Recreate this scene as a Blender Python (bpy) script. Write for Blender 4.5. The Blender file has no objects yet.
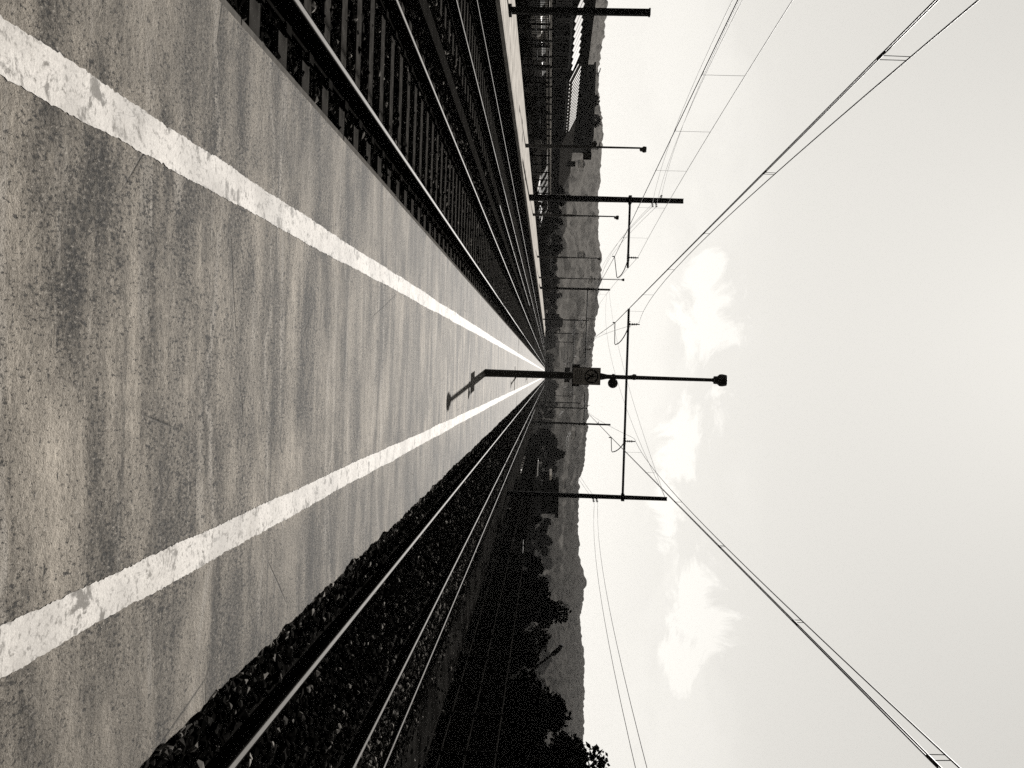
import bpy, math, random
import numpy as np
from mathutils import Vector, Matrix

R = random.Random(7)
NR = np.random.default_rng(11)
S = bpy.context.scene
COL = S.collection

# ------------------------------------------------------------------ helpers
TINT = (1.06, 1.0, 0.92)


def g(v, t=1.0):
    """a warm grey of value v"""
    return tuple(v * (1 + (c - 1) * t) for c in TINT) + (1.0,)


def tag(o, label=None, cat=None, group=None, kind=None):
    if label: o['label'] = label
    if cat: o['category'] = cat
    if group: o['group'] = group
    if kind: o['kind'] = kind
    return o


def empty(name, loc=(0, 0, 0), rz=0.0):
    o = bpy.data.objects.new(name, None)
    o.location = loc
    o.rotation_euler = (0, 0, rz)
    o.empty_display_size = 0.2
    COL.objects.link(o)
    return o


def copy_tree(o, parent=None):
    c = o.copy()
    COL.objects.link(c)
    if parent is not None:
        c.parent = parent
    for ch in list(o.children):
        copy_tree(ch, c)
    return c


def link_mesh(name, me, mat, parent=None):
    o = bpy.data.objects.new(name, me)
    if mat: me.materials.append(mat)
    COL.objects.link(o)
    if parent is not None: o.parent = parent
    return o


class MB:
    """collects shapes into one mesh"""

    def __init__(s):
        s.v = []; s.f = []; s.sm = []

    def add(s, vs, fs, smooth=False):
        b = len(s.v)
        s.v.extend([tuple(v) for v in vs])
        s.f.extend([tuple(i + b for i in f) for f in fs])
        s.sm.extend([smooth] * len(fs))
        return s

    def box(s, c, d, rz=0.0, taper=1.0):
        x, y, z = d[0] / 2, d[1] / 2, d[2] / 2
        vs = []
        for sz, k in ((-z, 1.0), (z, taper)):
            for sx, sy in ((-x, -y), (x, -y), (x, y), (-x, y)):
                px, py = sx * k, sy * k
                vs.append((c[0] + px * math.cos(rz) - py * math.sin(rz), c[1] + px * math.sin(rz) + py * math.cos(rz), c[2] + sz))
        return s.add(vs, [(3, 2, 1, 0), (4, 5, 6, 7), (0, 1, 5, 4), (1, 2, 6, 5), (2, 3, 7, 6), (3, 0, 4, 7)])

    def tube(s, pts, r, n=8, r1=None, smooth=True):
        pts = [Vector(p) for p in pts]
        r1 = r if r1 is None else r1
        m = len(pts)
        vs = []
        up = None
        for i, p in enumerate(pts):
            d = (pts[min(i + 1, m - 1)] - pts[max(i - 1, 0)])
            d = d.normalized() if d.length > 1e-9 else Vector((0, 0, 1))
            if up is None:
                up = Vector((0, 0, 1)) if abs(d.z) < 0.9 else Vector((1, 0, 0))
            a = d.cross(up).normalized(); b = a.cross(d).normalized()
            up = b
            rr = r + (r1 - r) * (i / (m - 1))
            for k in range(n):
                t = 2 * math.pi * k / n
                vs.append(p + a * (rr * math.cos(t)) + b * (rr * math.sin(t)))
        fs = []
        for i in range(m - 1):
            for k in range(n):
                k2 = (k + 1) % n
                fs.append((i * n + k, i * n + k2, (i + 1) * n + k2, (i + 1) * n + k))
        base = len(s.v)
        s.add(vs, fs, smooth)
        s.add(vs[:n], [tuple(range(n - 1, -1, -1))])
        s.add(vs[-n:], [tuple(range(n))])
        return s

    def lathe(s, prof, c, n=16, axis='z', smooth=True):
        """prof: list of (radius, height) round an axis through c"""
        vs = []
        for r, h in prof:
            for k in range(n):
                t = 2 * math.pi * (k + 0.5) / n
                a, b = r * math.cos(t), r * math.sin(t)
                if axis == 'z': vs.append((c[0] + a, c[1] + b, c[2] + h))
                elif axis == 'y': vs.append((c[0] + a, c[1] + h, c[2] - b))
                else: vs.append((c[0] + h, c[1] + a, c[2] + b))
        fs = []
        m = len(prof)
        for i in range(m - 1):
            for k in range(n):
                k2 = (k + 1) % n
                fs.append((i * n + k, i * n + k2, (i + 1) * n + k2, (i + 1) * n + k))
        s.add(vs, fs, smooth)
        s.add(vs[:n], [tuple(range(n - 1, -1, -1))])
        s.add(vs[-n:], [tuple(range(n))])
        return s

    def prism(s, poly, y0, y1, plane='xz'):
        """poly extruded along the missing axis"""
        n = len(poly)
        def P(a, b, t):
            return {'xz': (a, t, b), 'yz': (t, a, b), 'xy': (a, b, t)}[plane]
        vs = [P(a, b, y0) for a, b in poly] + [P(a, b, y1) for a, b in poly]
        fs = [tuple(range(n)), tuple(range(2 * n - 1, n - 1, -1))]
        for i in range(n):
            j = (i + 1) % n
            fs.append((i, i + n, j + n, j))
        return s.add(vs, fs)

    def ibeam(s, x, y, z0, z1, b=0.2, h=0.2, t=0.02, tp=0.75):
        """rolled H section standing upright, slimmer at the top"""
        for cx in (-1, 1):
            vs = []
            for z, k in ((z0, 1.0), (z1, tp)):
                for sx, sy in ((-t / 2, -b / 2), (t / 2, -b / 2), (t / 2, b / 2), (-t / 2, b / 2)):
                    vs.append((x + cx * (h / 2 - t / 2) * k + sx, y + sy * k, z))
            s.add(vs, [(3, 2, 1, 0), (4, 5, 6, 7), (0, 1, 5, 4), (1, 2, 6, 5), (2, 3, 7, 6), (3, 0, 4, 7)])
        vs = []
        for z, k in ((z0, 1.0), (z1, tp)):
            w = (h / 2 - t) * k
            for sx, sy in ((-w, -t / 2), (w, -t / 2), (w, t / 2), (-w, t / 2)):
                vs.append((x + sx, y + sy, z))
        s.add(vs, [(3, 2, 1, 0), (4, 5, 6, 7), (0, 1, 5, 4), (1, 2, 6, 5), (2, 3, 7, 6), (3, 0, 4, 7)])
        return s

    def build(s, name, mat, parent=None, recalc=True):
        me = bpy.data.meshes.new(name)
        me.from_pydata(s.v, [], s.f)
        me.polygons.foreach_set('use_smooth', s.sm)
        if recalc:
            import bmesh
            bm = bmesh.new(); bm.from_mesh(me)
            bmesh.ops.recalc_face_normals(bm, faces=bm.faces)
            bm.to_mesh(me); bm.free()
        me.update()
        return link_mesh(name, me, mat, parent)


def np_mesh(name, V, F, mat, parent=None, smooth=False, attr=None):
    """V (n,3), F (m,k) numpy -> mesh"""
    me = bpy.data.meshes.new(name)
    k = F.shape[1]
    me.vertices.add(len(V)); me.vertices.foreach_set('co', V.astype(np.float32).ravel())
    me.loops.add(F.size); me.loops.foreach_set('vertex_index', F.astype(np.int32).ravel())
    me.polygons.add(len(F))
    me.polygons.foreach_set('loop_start', np.arange(0, F.size, k, dtype=np.int32))
    me.polygons.foreach_set('use_smooth', np.full(len(F), smooth))
    me.update(calc_edges=True)
    if attr is not None:
        a = me.attributes.new('tone', 'FLOAT', 'POINT')
        a.data.foreach_set('value', attr.astype(np.float32))
    me.validate()
    return link_mesh(name, me, mat, parent)


# ------------------------------------------------------------------ materials
class NT:
    def __init__(s, name):
        s.m = bpy.data.materials.new(name)
        s.m.use_nodes = True
        s.t = s.m.node_tree
        s.b = s.t.nodes['Principled BSDF']

    def n(s, typ, **kw):
        nd = s.t.nodes.new(typ)
        for k, v in kw.items():
            if k.startswith('i_'):
                key = k[2:]
                key = int(key) if key.isdigit() else key.replace('_', ' ')
                nd.inputs[key].default_value = v
            else:
                setattr(nd, k, v)
        return nd

    def l(s, a, b):
        s.t.links.new(a, b)

    def coords(s, scale=(1, 1, 1), obj=True):
        tc = s.n('ShaderNodeTexCoord')
        mp = s.n('ShaderNodeMapping')
        mp.inputs['Scale'].default_value = scale
        s.l(tc.outputs['Object' if obj else 'Generated'], mp.inputs[0])
        return mp.outputs[0]

    def noise(s, vec, scale, detail=4, rough=0.55, dist=0.0):
        nd = s.n('ShaderNodeTexNoise')
        nd.inputs['Scale'].default_value = scale
        nd.inputs['Detail'].default_value = detail
        nd.inputs['Roughness'].default_value = rough
        nd.inputs['Distortion'].default_value = dist
        s.l(vec, nd.inputs['Vector'])
        return nd.outputs['Fac']

    def ramp(s, fac, stops):
        r = s.n('ShaderNodeValToRGB')
        e = r.color_ramp.elements
        while len(e) < len(stops): e.new(0.5)
        for el, (p, c) in zip(e, stops):
            el.position = p
            el.color = c if isinstance(c, tuple) else (c, c, c, 1)
        s.l(fac, r.inputs[0])
        return r.outputs[0]

    def mix(s, fac, a, b, mode='MIX'):
        m = s.n('ShaderNodeMix', data_type='RGBA', blend_type=mode)
        for sock, v in ((m.inputs[0], fac), (m.inputs[6], a), (m.inputs[7], b)):
            if isinstance(v, (float, int)): sock.default_value = v
            elif isinstance(v, tuple): sock.default_value = v
            else: s.l(v, sock)
        return m.outputs[2]

    def math(s, op, a, b=0.0):
        m = s.n('ShaderNodeMath', operation=op)
        for sock, v in ((m.inputs[0], a), (m.inputs[1], b)):
            if isinstance(v, (float, int)): sock.default_value = v
            else: s.l(v, sock)
        return m.outputs[0]

    def bump(s, h, strength=0.5, dist=0.02):
        b = s.n('ShaderNodeBump')
        b.inputs['Strength'].default_value = strength
        b.inputs['Distance'].default_value = dist
        s.l(h, b.inputs['Height'])
        s.l(b.outputs[0], s.b.inputs['Normal'])

    def color(s, c):
        if isinstance(c, tuple): s.b.inputs['Base Color'].default_value = c
        else: s.l(c, s.b.inputs['Base Color'])

    def set(s, rough=0.7, metal=0.0, spec=0.5):
        s.b.inputs['Roughness'].default_value = rough
        s.b.inputs['Metallic'].default_value = metal
        s.b.inputs['Specular IOR Level'].default_value = spec
        return s.m


def plain(name, v, rough=0.7, metal=0.0, spec=0.0, var=0.25, scale=6.0, bump=0.0):
    t = NT(name)
    c = t.coords()
    n = t.noise(c, scale, 5)
    t.color(t.ramp(n, [(0.3, g(v * (1 - var))), (0.7, g(v * (1 + var)))]))
    if bump: t.bump(n, bump, 0.02)
    return t.set(rough, metal, spec)


def asphalt():
    t = NT('asphalt')
    c = t.coords()
    st = t.coords((0.55, 2.1, 1))                       # broom and roller bands run across the platform
    bands = t.noise(st, 1.5, 6, 0.6, 0.5)
    st2 = t.coords((0.3, 5.0, 1))
    fine_b = t.noise(st2, 2.2, 5, 0.65, 0.3)
    blot = t.noise(c, 1.1, 5, 0.6)
    grain = t.noise(c, 190, 3, 0.75)
    grain2 = t.noise(c, 48, 4, 0.7)
    st3 = t.coords((0.9, 2.0, 1))
    spots = t.noise(st3, 16, 5, 0.7)
    def dev(x, k): return t.math('MULTIPLY', t.math('SUBTRACT', x, 0.5), k)
    mot = t.noise(t.coords((0.75, 1.35, 1)), 5.5, 6, 0.74)
    mot2 = t.noise(t.coords((0.9, 1.1, 1)), 19, 5, 0.72)
    v = t.math('ADD', t.math('ADD', dev(bands, 1.35), dev(mot, 0.5)), t.math('ADD', dev(mot2, 0.5), dev(fine_b, 0.3)))
    v = t.math('ADD', v, t.math('ADD', dev(blot, 0.45), t.math('ADD', dev(grain2, 0.35), dev(grain, 0.6))))
    v = t.math('ADD', v, 0.5)
    base = t.ramp(v, [(0.10, g(0.014, 1.8)), (0.36, g(0.058, 2.1)), (0.58, g(0.126, 2.1)), (0.92, g(0.25, 2.0))])
    st4 = t.coords((0.22, 2.6, 1))
    scr = t.noise(st4, 2.6, 5, 0.6, 0.9)
    base = t.mix(t.math('MULTIPLY', t.ramp(scr, [(0.585, 0.0), (0.66, 0.8)]), t.ramp(mot, [(0.40, 0.2), (0.56, 1.0)])), base, g(0.185, 1.6))
    base = t.mix(t.math('MULTIPLY', t.ramp(t.noise(st4, 1.9, 4, 0.6, 0.8), [(0.30, 0.8), (0.45, 0.0)]), t.ramp(mot2, [(0.45, 1.0), (0.6, 0.35)])), base, g(0.022, 1.5))
    base = t.mix(t.ramp(spots, [(0.33, 0.9), (0.40, 0.0)]), base, g(0.012, 1.2))
    # stains and scuffs lying across the slab
    px_ = t.n('ShaderNodeSeparateXYZ'); t.l(c, px_.inputs[0])
    wav = t.noise(t.coords((1, 0.25, 1)), 1.6, 3, 0.5)
    wav2 = t.noise(c, 9, 3, 0.6)
    ys_ = t.math('ADD', px_.outputs[1], t.math('ADD', t.math('MULTIPLY', t.math('SUBTRACT', wav, 0.5), 0.55), t.math('MULTIPLY', t.math('SUBTRACT', wav2, 0.5), 0.05)))
    dens = dev(bands, 0.0)
    for y0, w, is_pale in ((3.42, 0.13, 0), (4.12, 0.16, 0), (5.35, 0.14, 0), (6.6, 0.25, 0), (9.3, 0.5, 0), (3.74, 0.035, 1), (4.50, 0.03, 1), (5.9, 0.035, 1), (7.6, 0.06, 1)):  # last value set: pale scuff; unset: dark stain
        dd = t.math('DIVIDE', t.math('ABSOLUTE', t.math('SUBTRACT', ys_, y0)), w)
        f = t.ramp(dd, [(0.15, 1.0), (1.0, 0.0)])
        if is_pale:
            f = t.math('MULTIPLY', f, t.ramp(mot, [(0.38, 0.1), (0.55, 0.75)]))
            base = t.mix(f, base, g(0.20, 1.6))
        else:
            f = t.math('MULTIPLY', f, t.ramp(blot, [(0.40, 0.15), (0.56, 0.9)]))
            dens = t.math('ADD', dens, t.math('MULTIPLY', f, 0.055))
            base = t.mix(t.math('MULTIPLY', f, 0.45), base, g(0.035, 1.6))
    dens = t.math('ADD', dens, t.math('ADD', dev(bands, -0.25), dev(blot, -0.25)))
    pit = t.noise(t.coords((1.15, 0.5, 1)), 75, 3, 0.65)
    pitb = t.noise(t.coords((1.15, 0.5, 1)), 30, 4, 0.7)
    for p_, th in ((pit, 0.385), (pitb, 0.355)):
        base = t.mix(t.ramp(t.math('SUBTRACT', p_, dens), [(th, 0.9), (th + 0.045, 0.0)]), base, g(0.013, 1.4))
    base = t.mix(t.ramp(pit, [(0.60, 0.0), (0.66, 0.6)]), base, g(0.21, 1.6))
    # a few joints across the slab
    sy = t.n('ShaderNodeSeparateXYZ'); t.l(c, sy.inputs[0])
    yy = t.math('ADD', sy.outputs[1], t.math('MULTIPLY', blot, 0.05))
    jn = t.math('ABSOLUTE', t.math('SUBTRACT', t.math('FRACT', t.math('DIVIDE', t.math('ADD', yy, 1.9), 4.35)), 0.5))
    base = t.mix(t.math('MULTIPLY', t.ramp(jn, [(0.0, 0.8), (0.0022, 0.0)]), t.ramp(mot, [(0.42, 0.15), (0.58, 1.0)])), base, g(0.012))
    # oily dirt along both edges
    sx = t.n('ShaderNodeSeparateXYZ'); t.l(c, sx.inputs[0])
    ed = t.math('ABSOLUTE', t.math('ADD', sx.outputs[0], 0.035))
    ed = t.math('ADD', ed, t.math('MULTIPLY', t.math('SUBTRACT', bands, 0.5), 1.1))
    base = t.mix(t.ramp(ed, [(0.0, 0.0), (0.9, 0.0), (1.0, 0.25)]), base, g(0.03, 1.3))
    # hairline cracks
    dv = t.mix(0.12, c, t.n('ShaderNodeTexNoise', i_Scale=2.5).outputs['Color'])
    vo = t.n('ShaderNodeTexVoronoi', feature='DISTANCE_TO_EDGE', voronoi_dimensions='2D')
    vo.inputs['Scale'].default_value = 0.8
    t.l(dv, vo.inputs['Vector'])
    crack = t.ramp(vo.outputs['Distance'], [(0.0, 1.0), (0.005, 0.0)])
    gate = t.ramp(t.noise(c, 0.9, 2), [(0.5, 0.0), (0.58, 0.9)])
    base = t.mix(t.math('MULTIPLY', crack, gate), base, g(0.012))
    t.color(base)
    h = t.math('ADD', t.math('MULTIPLY', grain2, 0.9), t.math('MULTIPLY', grain, 0.6))
    h = t.math('SUBTRACT', h, t.math('MULTIPLY', t.math('MULTIPLY', crack, gate), 0.8))
    t.bump(t.math('ADD', h, pit), 0.7, 0.012)
    return t.set(0.75, 0, 0.08)


def line_paint():
    t = NT('worn_white_paint')
    c = t.coords()
    w = t.noise(c, 9, 7, 0.7, 0.4)
    gr = t.noise(c, 140, 3, 0.7)
    big = t.noise(c, 2.2, 5, 0.6)
    base = t.ramp(gr, [(0.3, g(0.27, 0.9)), (0.7, g(0.42, 0.9))])
    base = t.mix(t.ramp(big, [(0.42, 0.0), (0.62, 0.8)]), base, g(0.24, 0.9))
    vo = t.n('ShaderNodeTexVoronoi', feature='DISTANCE_TO_EDGE')
    vo.inputs['Scale'].default_value = 5.0
    t.l(t.mix(0.2, c, t.n('ShaderNodeTexNoise', i_Scale=6.0).outputs['Color']), vo.inputs['Vector'])
    crack = t.math('MULTIPLY', t.ramp(vo.outputs['Distance'], [(0.0, 1.0), (0.025, 0.0)]), t.ramp(big, [(0.48, 0.0), (0.6, 0.8)]))
    base = t.mix(crack, base, g(0.06))
    base = t.mix(t.ramp(w, [(0.39, 0.95), (0.45, 0.0)]), base, g(0.08, 1.6))
    base = t.mix(t.ramp(t.noise(c, 1.3, 6, 0.7), [(0.50, 0.0), (0.68, 0.55)]), base, g(0.17, 1.4))
    base = t.mix(t.ramp(t.noise(c, 42, 4, 0.7), [(0.36, 0.8), (0.46, 0.0)]), base, g(0.12, 1.2))
    t.color(base)
    t.bump(t.math('ADD', t.math('MULTIPLY', gr, 0.4), w), 0.5, 0.006)
    return t.set(0.7, 0, 0.1)


def ballast_ground():
    t = NT('ballast')
    c = t.coords()
    vo = t.n('ShaderNodeTexVoronoi', feature='F1')
    vo.inputs['Scale'].default_value = 17
    t.l(c, vo.inputs['Vector'])
    sp = t.n('ShaderNodeSeparateColor'); t.l(vo.outputs['Color'], sp.inputs[0])
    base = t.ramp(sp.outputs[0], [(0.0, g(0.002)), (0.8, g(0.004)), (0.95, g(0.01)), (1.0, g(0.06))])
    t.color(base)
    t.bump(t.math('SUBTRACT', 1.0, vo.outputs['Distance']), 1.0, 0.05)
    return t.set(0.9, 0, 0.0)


def stone_mat():
    t = NT('ballast_stone')
    at = t.n('ShaderNodeAttribute', attribute_name='tone')
    c = t.coords()
    n = t.noise(c, 60, 3)
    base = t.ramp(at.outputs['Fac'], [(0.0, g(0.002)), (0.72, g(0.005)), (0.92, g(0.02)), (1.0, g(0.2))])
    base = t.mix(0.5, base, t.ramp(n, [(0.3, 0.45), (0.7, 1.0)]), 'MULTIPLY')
    t.color(base)
    return t.set(0.55, 0, 0.0)


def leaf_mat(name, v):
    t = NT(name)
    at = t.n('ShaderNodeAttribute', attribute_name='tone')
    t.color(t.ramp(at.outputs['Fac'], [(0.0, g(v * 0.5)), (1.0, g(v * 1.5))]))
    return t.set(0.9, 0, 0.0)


def hill_mat():
    t = NT('hill_woods_and_meadow')
    c = t.coords()
    a = t.noise(c, 0.012, 5, 0.6)
    b = t.noise(c, 0.11, 6, 0.75)
    f = t.noise(c, 0.45, 3, 0.7)
    base = t.ramp(b, [(0.32, g(0.008)), (0.5, g(0.02)), (0.7, g(0.05))])
    sx = t.n('ShaderNodeSeparateXYZ'); t.l(c, sx.inputs[0])
    side = t.math('DIVIDE', sx.outputs[0], 420.0)                 # more open meadow on the left half of the hill
    a2 = t.math('SUBTRACT', a, t.math('MULTIPLY', side, 0.45))
    base = t.mix(t.ramp(a2, [(0.47, 0.0), (0.58, 0.7)]), base, g(0.11))
    base = t.mix(t.ramp(f, [(0.36, 0.45), (0.5, 0.0)]), base, g(0.010))
    t.color(base)
    return t.set(0.95, 0, 0.0)


def ground_mat():
    t = NT('ground_dirt')
    c = t.coords()
    n = t.noise(c, 0.35, 6, 0.6)
    n2 = t.noise(c, 9, 4)
    base = t.ramp(n, [(0.35, g(0.002)), (0.65, g(0.007))])
    base = t.mix(t.ramp(n2, [(0.35, 0.6), (0.6, 0.0)]), base, g(0.006))
    t.color(base)
    t.bump(n2, 0.5, 0.05)
    return t.set(0.95, 0, 0.0)


M_ASPH = asphalt()
M_LINE = line_paint()
M_BAL = ballast_ground()
M_STONE = stone_mat()
M_HILL = hill_mat()
M_GROUND = ground_mat()
M_EDGE = plain('platform_edge_concrete', 0.06, 0.8, scale=12, bump=0.3)
M_FARP = plain('pale_concrete_paving', 0.30, 0.75, var=0.3, scale=1.6, bump=0.2)
M_PATH = plain('pale_gravel_path', 0.006, 0.9, var=0.9, scale=1.3, bump=0.6)
M_SLEEP = plain('concrete_sleeper', 0.022, 0.75, var=0.45, scale=7, bump=0.3)
M_WSLEEP = plain('tarred_wood_sleeper', 0.008, 0.8, var=0.4, scale=7, bump=0.3)
M_RUST = plain('rusty_rail_steel', 0.005, 0.8, metal=0.0, spec=0.0, scale=14)
M_SHINE = plain('polished_rail_head', 0.075, 0.6, spec=0.08, var=0.2, scale=3)
M_CLIP = plain('rail_clip_steel', 0.008, 0.6, metal=0.0)
M_POST = plain('dark_grey_paint', 0.03, 0.6, spec=0.15, scale=4)
M_SIGN = plain('grey_sign_enamel', 0.22, 0.5, var=0.1, scale=3)
M_SIGNB = plain('dark_sign_print', 0.008, 0.6)
M_TXT = plain('grey_sign_print', 0.035, 0.6)
M_MAST = plain('dark_galvanised_steel', 0.006, 0.7, spec=0.03, scale=5)
M_WIRE = plain('copper_wire', 0.03, 0.6, spec=0.25)
M_INS = plain('brown_porcelain', 0.035, 0.35)
M_FENCE = plain('fence_steel', 0.010, 0.6, scale=5)
M_ROOF = plain('ribbed_metal_roofing', 0.2, 0.6, spec=0.1, scale=1.2)
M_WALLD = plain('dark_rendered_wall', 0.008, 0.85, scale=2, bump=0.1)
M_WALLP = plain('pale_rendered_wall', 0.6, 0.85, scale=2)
M_TILE = plain('roof_tiles', 0.010, 0.8, scale=8, bump=0.4)
M_GLASS = plain('window_glass', 0.02, 0.08, spec=0.8, var=0.1)
M_CARW = plain('white_car_paint', 0.5, 0.25, spec=0.6, var=0.03)
M_CARG = plain('grey_car_paint', 0.12, 0.25, spec=0.6, var=0.03)
M_CARB = plain('black_car_paint', 0.015, 0.2, spec=0.6, var=0.03)
M_TYRE = plain('tyre_rubber', 0.015, 0.85)
M_RIM = plain('alloy_rim', 0.35, 0.35, metal=0.8)
M_LAMPG = plain('lamp_diffuser', 0.25, 0.4)
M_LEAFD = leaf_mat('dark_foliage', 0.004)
M_LEAFM = leaf_mat('mid_foliage', 0.04)
M_BARK = plain('bark', 0.03, 0.9, scale=10, bump=0.5)
M_DUCT = plain('cable_duct_concrete', 0.008, 0.8, scale=5, bump=0.2)

# ------------------------------------------------------------------ camera
CAM_H = 1.40
F_PX = 919.0
n_ = Vector((38.0, -10.0, F_PX)).normalized()           # the track direction seen in the camera
rho = math.radians(1.8)
z_ = Vector((math.cos(rho), math.sin(rho), 0))          # the photograph is turned a quarter: up is to the right
z_ = (z_ - n_ * n_.dot(z_)).normalized()
x_ = n_.cross(z_)
a_ = Vector((x_.x, n_.x, z_.x)); b_ = Vector((x_.y, n_.y, z_.y)); c_ = Vector((x_.z, n_.z, z_.z))
cam = bpy.data.cameras.new('camera')
cam.sensor_fit = 'HORIZONTAL'; cam.sensor_width = 36.0
cam.lens = F_PX / 1024 * 36
cam.clip_start = 0.05; cam.clip_end = 6000
co = bpy.data.objects.new('camera', cam)
m3 = Matrix((a_, -b_, -c_)).transposed()
co.matrix_world = Matrix.Translation((0, 0, CAM_H)) @ m3.to_4x4()
COL.objects.link(co)
S.camera = co

# ------------------------------------------------------------------ light
EL, AZ = math.radians(35.6), math.radians(-3.3)
sd = Vector((math.sin(AZ) * math.cos(EL), math.cos(AZ) * math.cos(EL), math.sin(EL)))
sl = bpy.data.lights.new('sun', 'SUN')
sl.energy = 5.0; sl.angle = math.radians(0.3); sl.color = (1.0, 0.97, 0.93)
so = bpy.data.objects.new('sun', sl)
so.rotation_euler = sd.to_track_quat('Z', 'Y').to_euler()
COL.objects.link(so)

W = bpy.data.worlds.new('World')
S.world = W
W.use_nodes = True
wt = W.node_tree
bg = wt.nodes['Background']
sky = wt.nodes.new('ShaderNodeTexSky')
sky.sky_type = 'NISHITA'; sky.sun_disc = False
sky.sun_elevation = EL; sky.sun_rotation = AZ
sky.altitude = 300; sky.air_density = 1.0; sky.dust_density = 0.5
bw = wt.nodes.new('ShaderNodeRGBToBW'); wt.links.new(sky.outputs[0], bw.inputs[0])


def wmath(op, a, b=0.0, clamp=False):
    m = wt.nodes.new('ShaderNodeMath'); m.operation = op; m.use_clamp = clamp
    for s_, v in ((m.inputs[0], a), (m.inputs[1], b)):
        if isinstance(v, (float, int)): s_.default_value = v
        else: wt.links.new(v, s_)
    return m.outputs[0]


def wramp(f, stops):
    r = wt.nodes.new('ShaderNodeValToRGB'); e = r.color_ramp.elements
    while len(e) < len(stops): e.new(0.5)
    for el, (p, v) in zip(e, stops):
        el.position = p; el.color = (v, v, v, 1)
    wt.links.new(f, r.inputs[0])
    return r.outputs[0]


tc = wt.nodes.new('ShaderNodeTexCoord')
mp = wt.nodes.new('ShaderNodeMapping'); mp.inputs['Scale'].default_value = (1, 1, 1.7)
mp.inputs['Location'].default_value = (0.37, 0.0, 0.11)
wt.links.new(tc.outputs['Generated'], mp.inputs[0])
nz = wt.nodes.new('ShaderNodeTexNoise'); nz.inputs['Scale'].default_value = 4.2; nz.inputs['Detail'].default_value = 8; nz.inputs['Roughness'].default_value = 0.58; nz.inputs['Distortion'].default_value = 0.35
wt.links.new(mp.outputs[0], nz.inputs['Vector'])
sep = wt.nodes.new('ShaderNodeSeparateXYZ'); wt.links.new(tc.outputs['Generated'], sep.inputs[0])
elev = sep.outputs[2]
cloud = wramp(nz.outputs['Fac'], [(0.48, 0.0), (0.58, 0.35)])
band = wramp(elev, [(0.06, 0.0), (0.11, 1.0), (0.17, 1.0), (0.23, 0.0)])
cm = wmath('MULTIPLY', cloud, band)
nz2 = wt.nodes.new('ShaderNodeTexNoise'); nz2.inputs['Scale'].default_value = 13.0; nz2.inputs['Detail'].default_value = 9; nz2.inputs['Roughness'].default_value = 0.68; nz2.inputs['Distortion'].default_value = 1.1
wt.links.new(tc.outputs['Generated'], nz2.inputs['Vector'])
wob = wmath('MULTIPLY', wmath('SUBTRACT', nz2.outputs['Fac'], 0.5), 4.6)
for (cx, cz), (wx, wz) in (((-0.085, 0.166), (0.055, 0.036)), ((0.062, 0.150), (0.062, 0.040)), ((0.155, 0.135), (0.05, 0.022)), ((0.235, 0.160), (0.062, 0.034)), ((0.30, 0.150), (0.03, 0.02))):
    cv = Vector((cx, 1.0, cz)).normalized()
    sb_ = wt.nodes.new('ShaderNodeVectorMath'); sb_.operation = 'SUBTRACT'; wt.links.new(tc.outputs['Generated'], sb_.inputs[0]); sb_.inputs[1].default_value = cv
    ml_ = wt.nodes.new('ShaderNodeVectorMath'); ml_.operation = 'MULTIPLY'; wt.links.new(sb_.outputs[0], ml_.inputs[0]); ml_.inputs[1].default_value = (1 / wx, 0.5 / wx, 1 / wz)
    ln_ = wt.nodes.new('ShaderNodeVectorMath'); ln_.operation = 'LENGTH'; wt.links.new(ml_.outputs[0], ln_.inputs[0])
    cm = wmath('MAXIMUM', cm, wramp(wmath('ADD', ln_.outputs['Value'], wob), [(0.55, 1.0), (1.05, 0.0)]))
SKY_K = 0.054
front = wramp(wmath('ADD', wmath('MULTIPLY', sep.outputs[1], 0.5), 0.5), [(0.45, 0.0), (0.85, 1.0)])    # thin bright veil on the sun's side of the sky
low = wramp(elev, [(0.0, 1.0), (0.45, 0.0)])
val = wmath('ADD', wmath('MULTIPLY', bw.outputs[0], wmath('ADD', 0.22, wmath('MULTIPLY', front, 0.20))), wmath('MULTIPLY', wmath('MULTIPLY', front, wramp(elev, [(0.16, 1.0), (0.46, 0.86), (0.68, 0.0)])), wmath('ADD', 5.0, wmath('MULTIPLY', low, -1.0))))
val = wmath('ADD', val, wmath('MULTIPLY', cm, 1.4))
comb = wt.nodes.new('ShaderNodeCombineColor')
for i, c in enumerate((1.027, 1.0, 0.94)):
    wt.links.new(wmath('MULTIPLY', val, c), comb.inputs[i])
wt.links.new(comb.outputs[0], bg.inputs['Color'])
bg.inputs['Strength'].default_value = SKY_K

S.view_settings.view_transform = 'Standard'
S.view_settings.look = 'None'
S.view_settings.exposure = 1.0
S.view_settings.gamma = 1.0
S.view_settings.use_curve_mapping = False
S.cycles.use_denoising = False
S.cycles.max_bounces = 5
S.cycles.volume_bounces = 0
S.cycles.transparent_max_bounces = 8

# ------------------------------------------------------------------ ground and track bed
def bed_z(x):
    """height of the track bed and of the ground beside it"""
    pts = [(-60, -0.75), (-11.6, -0.72), (-8.6, -0.72), (-8.3, -0.60), (-5.6, -0.58), (-4.8, -0.60), (-4.5, -0.56), (-1.6, -0.55),
           (-1.4, -0.58), (1.34, -0.58), (1.36, -0.19), (1.44, -0.20), (1.62, -0.27), (1.9, -0.42), (2.3, -0.50), (3.8, -0.50), (4.5, -0.50), (4.85, -0.60), (5.3, -0.66), (5.6, -0.66),
           (6.9, -0.60), (7.6, -0.66), (9.0, -1.2), (10.0, -1.5), (60, -1.5)]
    xs, zs = zip(*pts)
    return float(np.interp(x, xs, zs))


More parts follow.
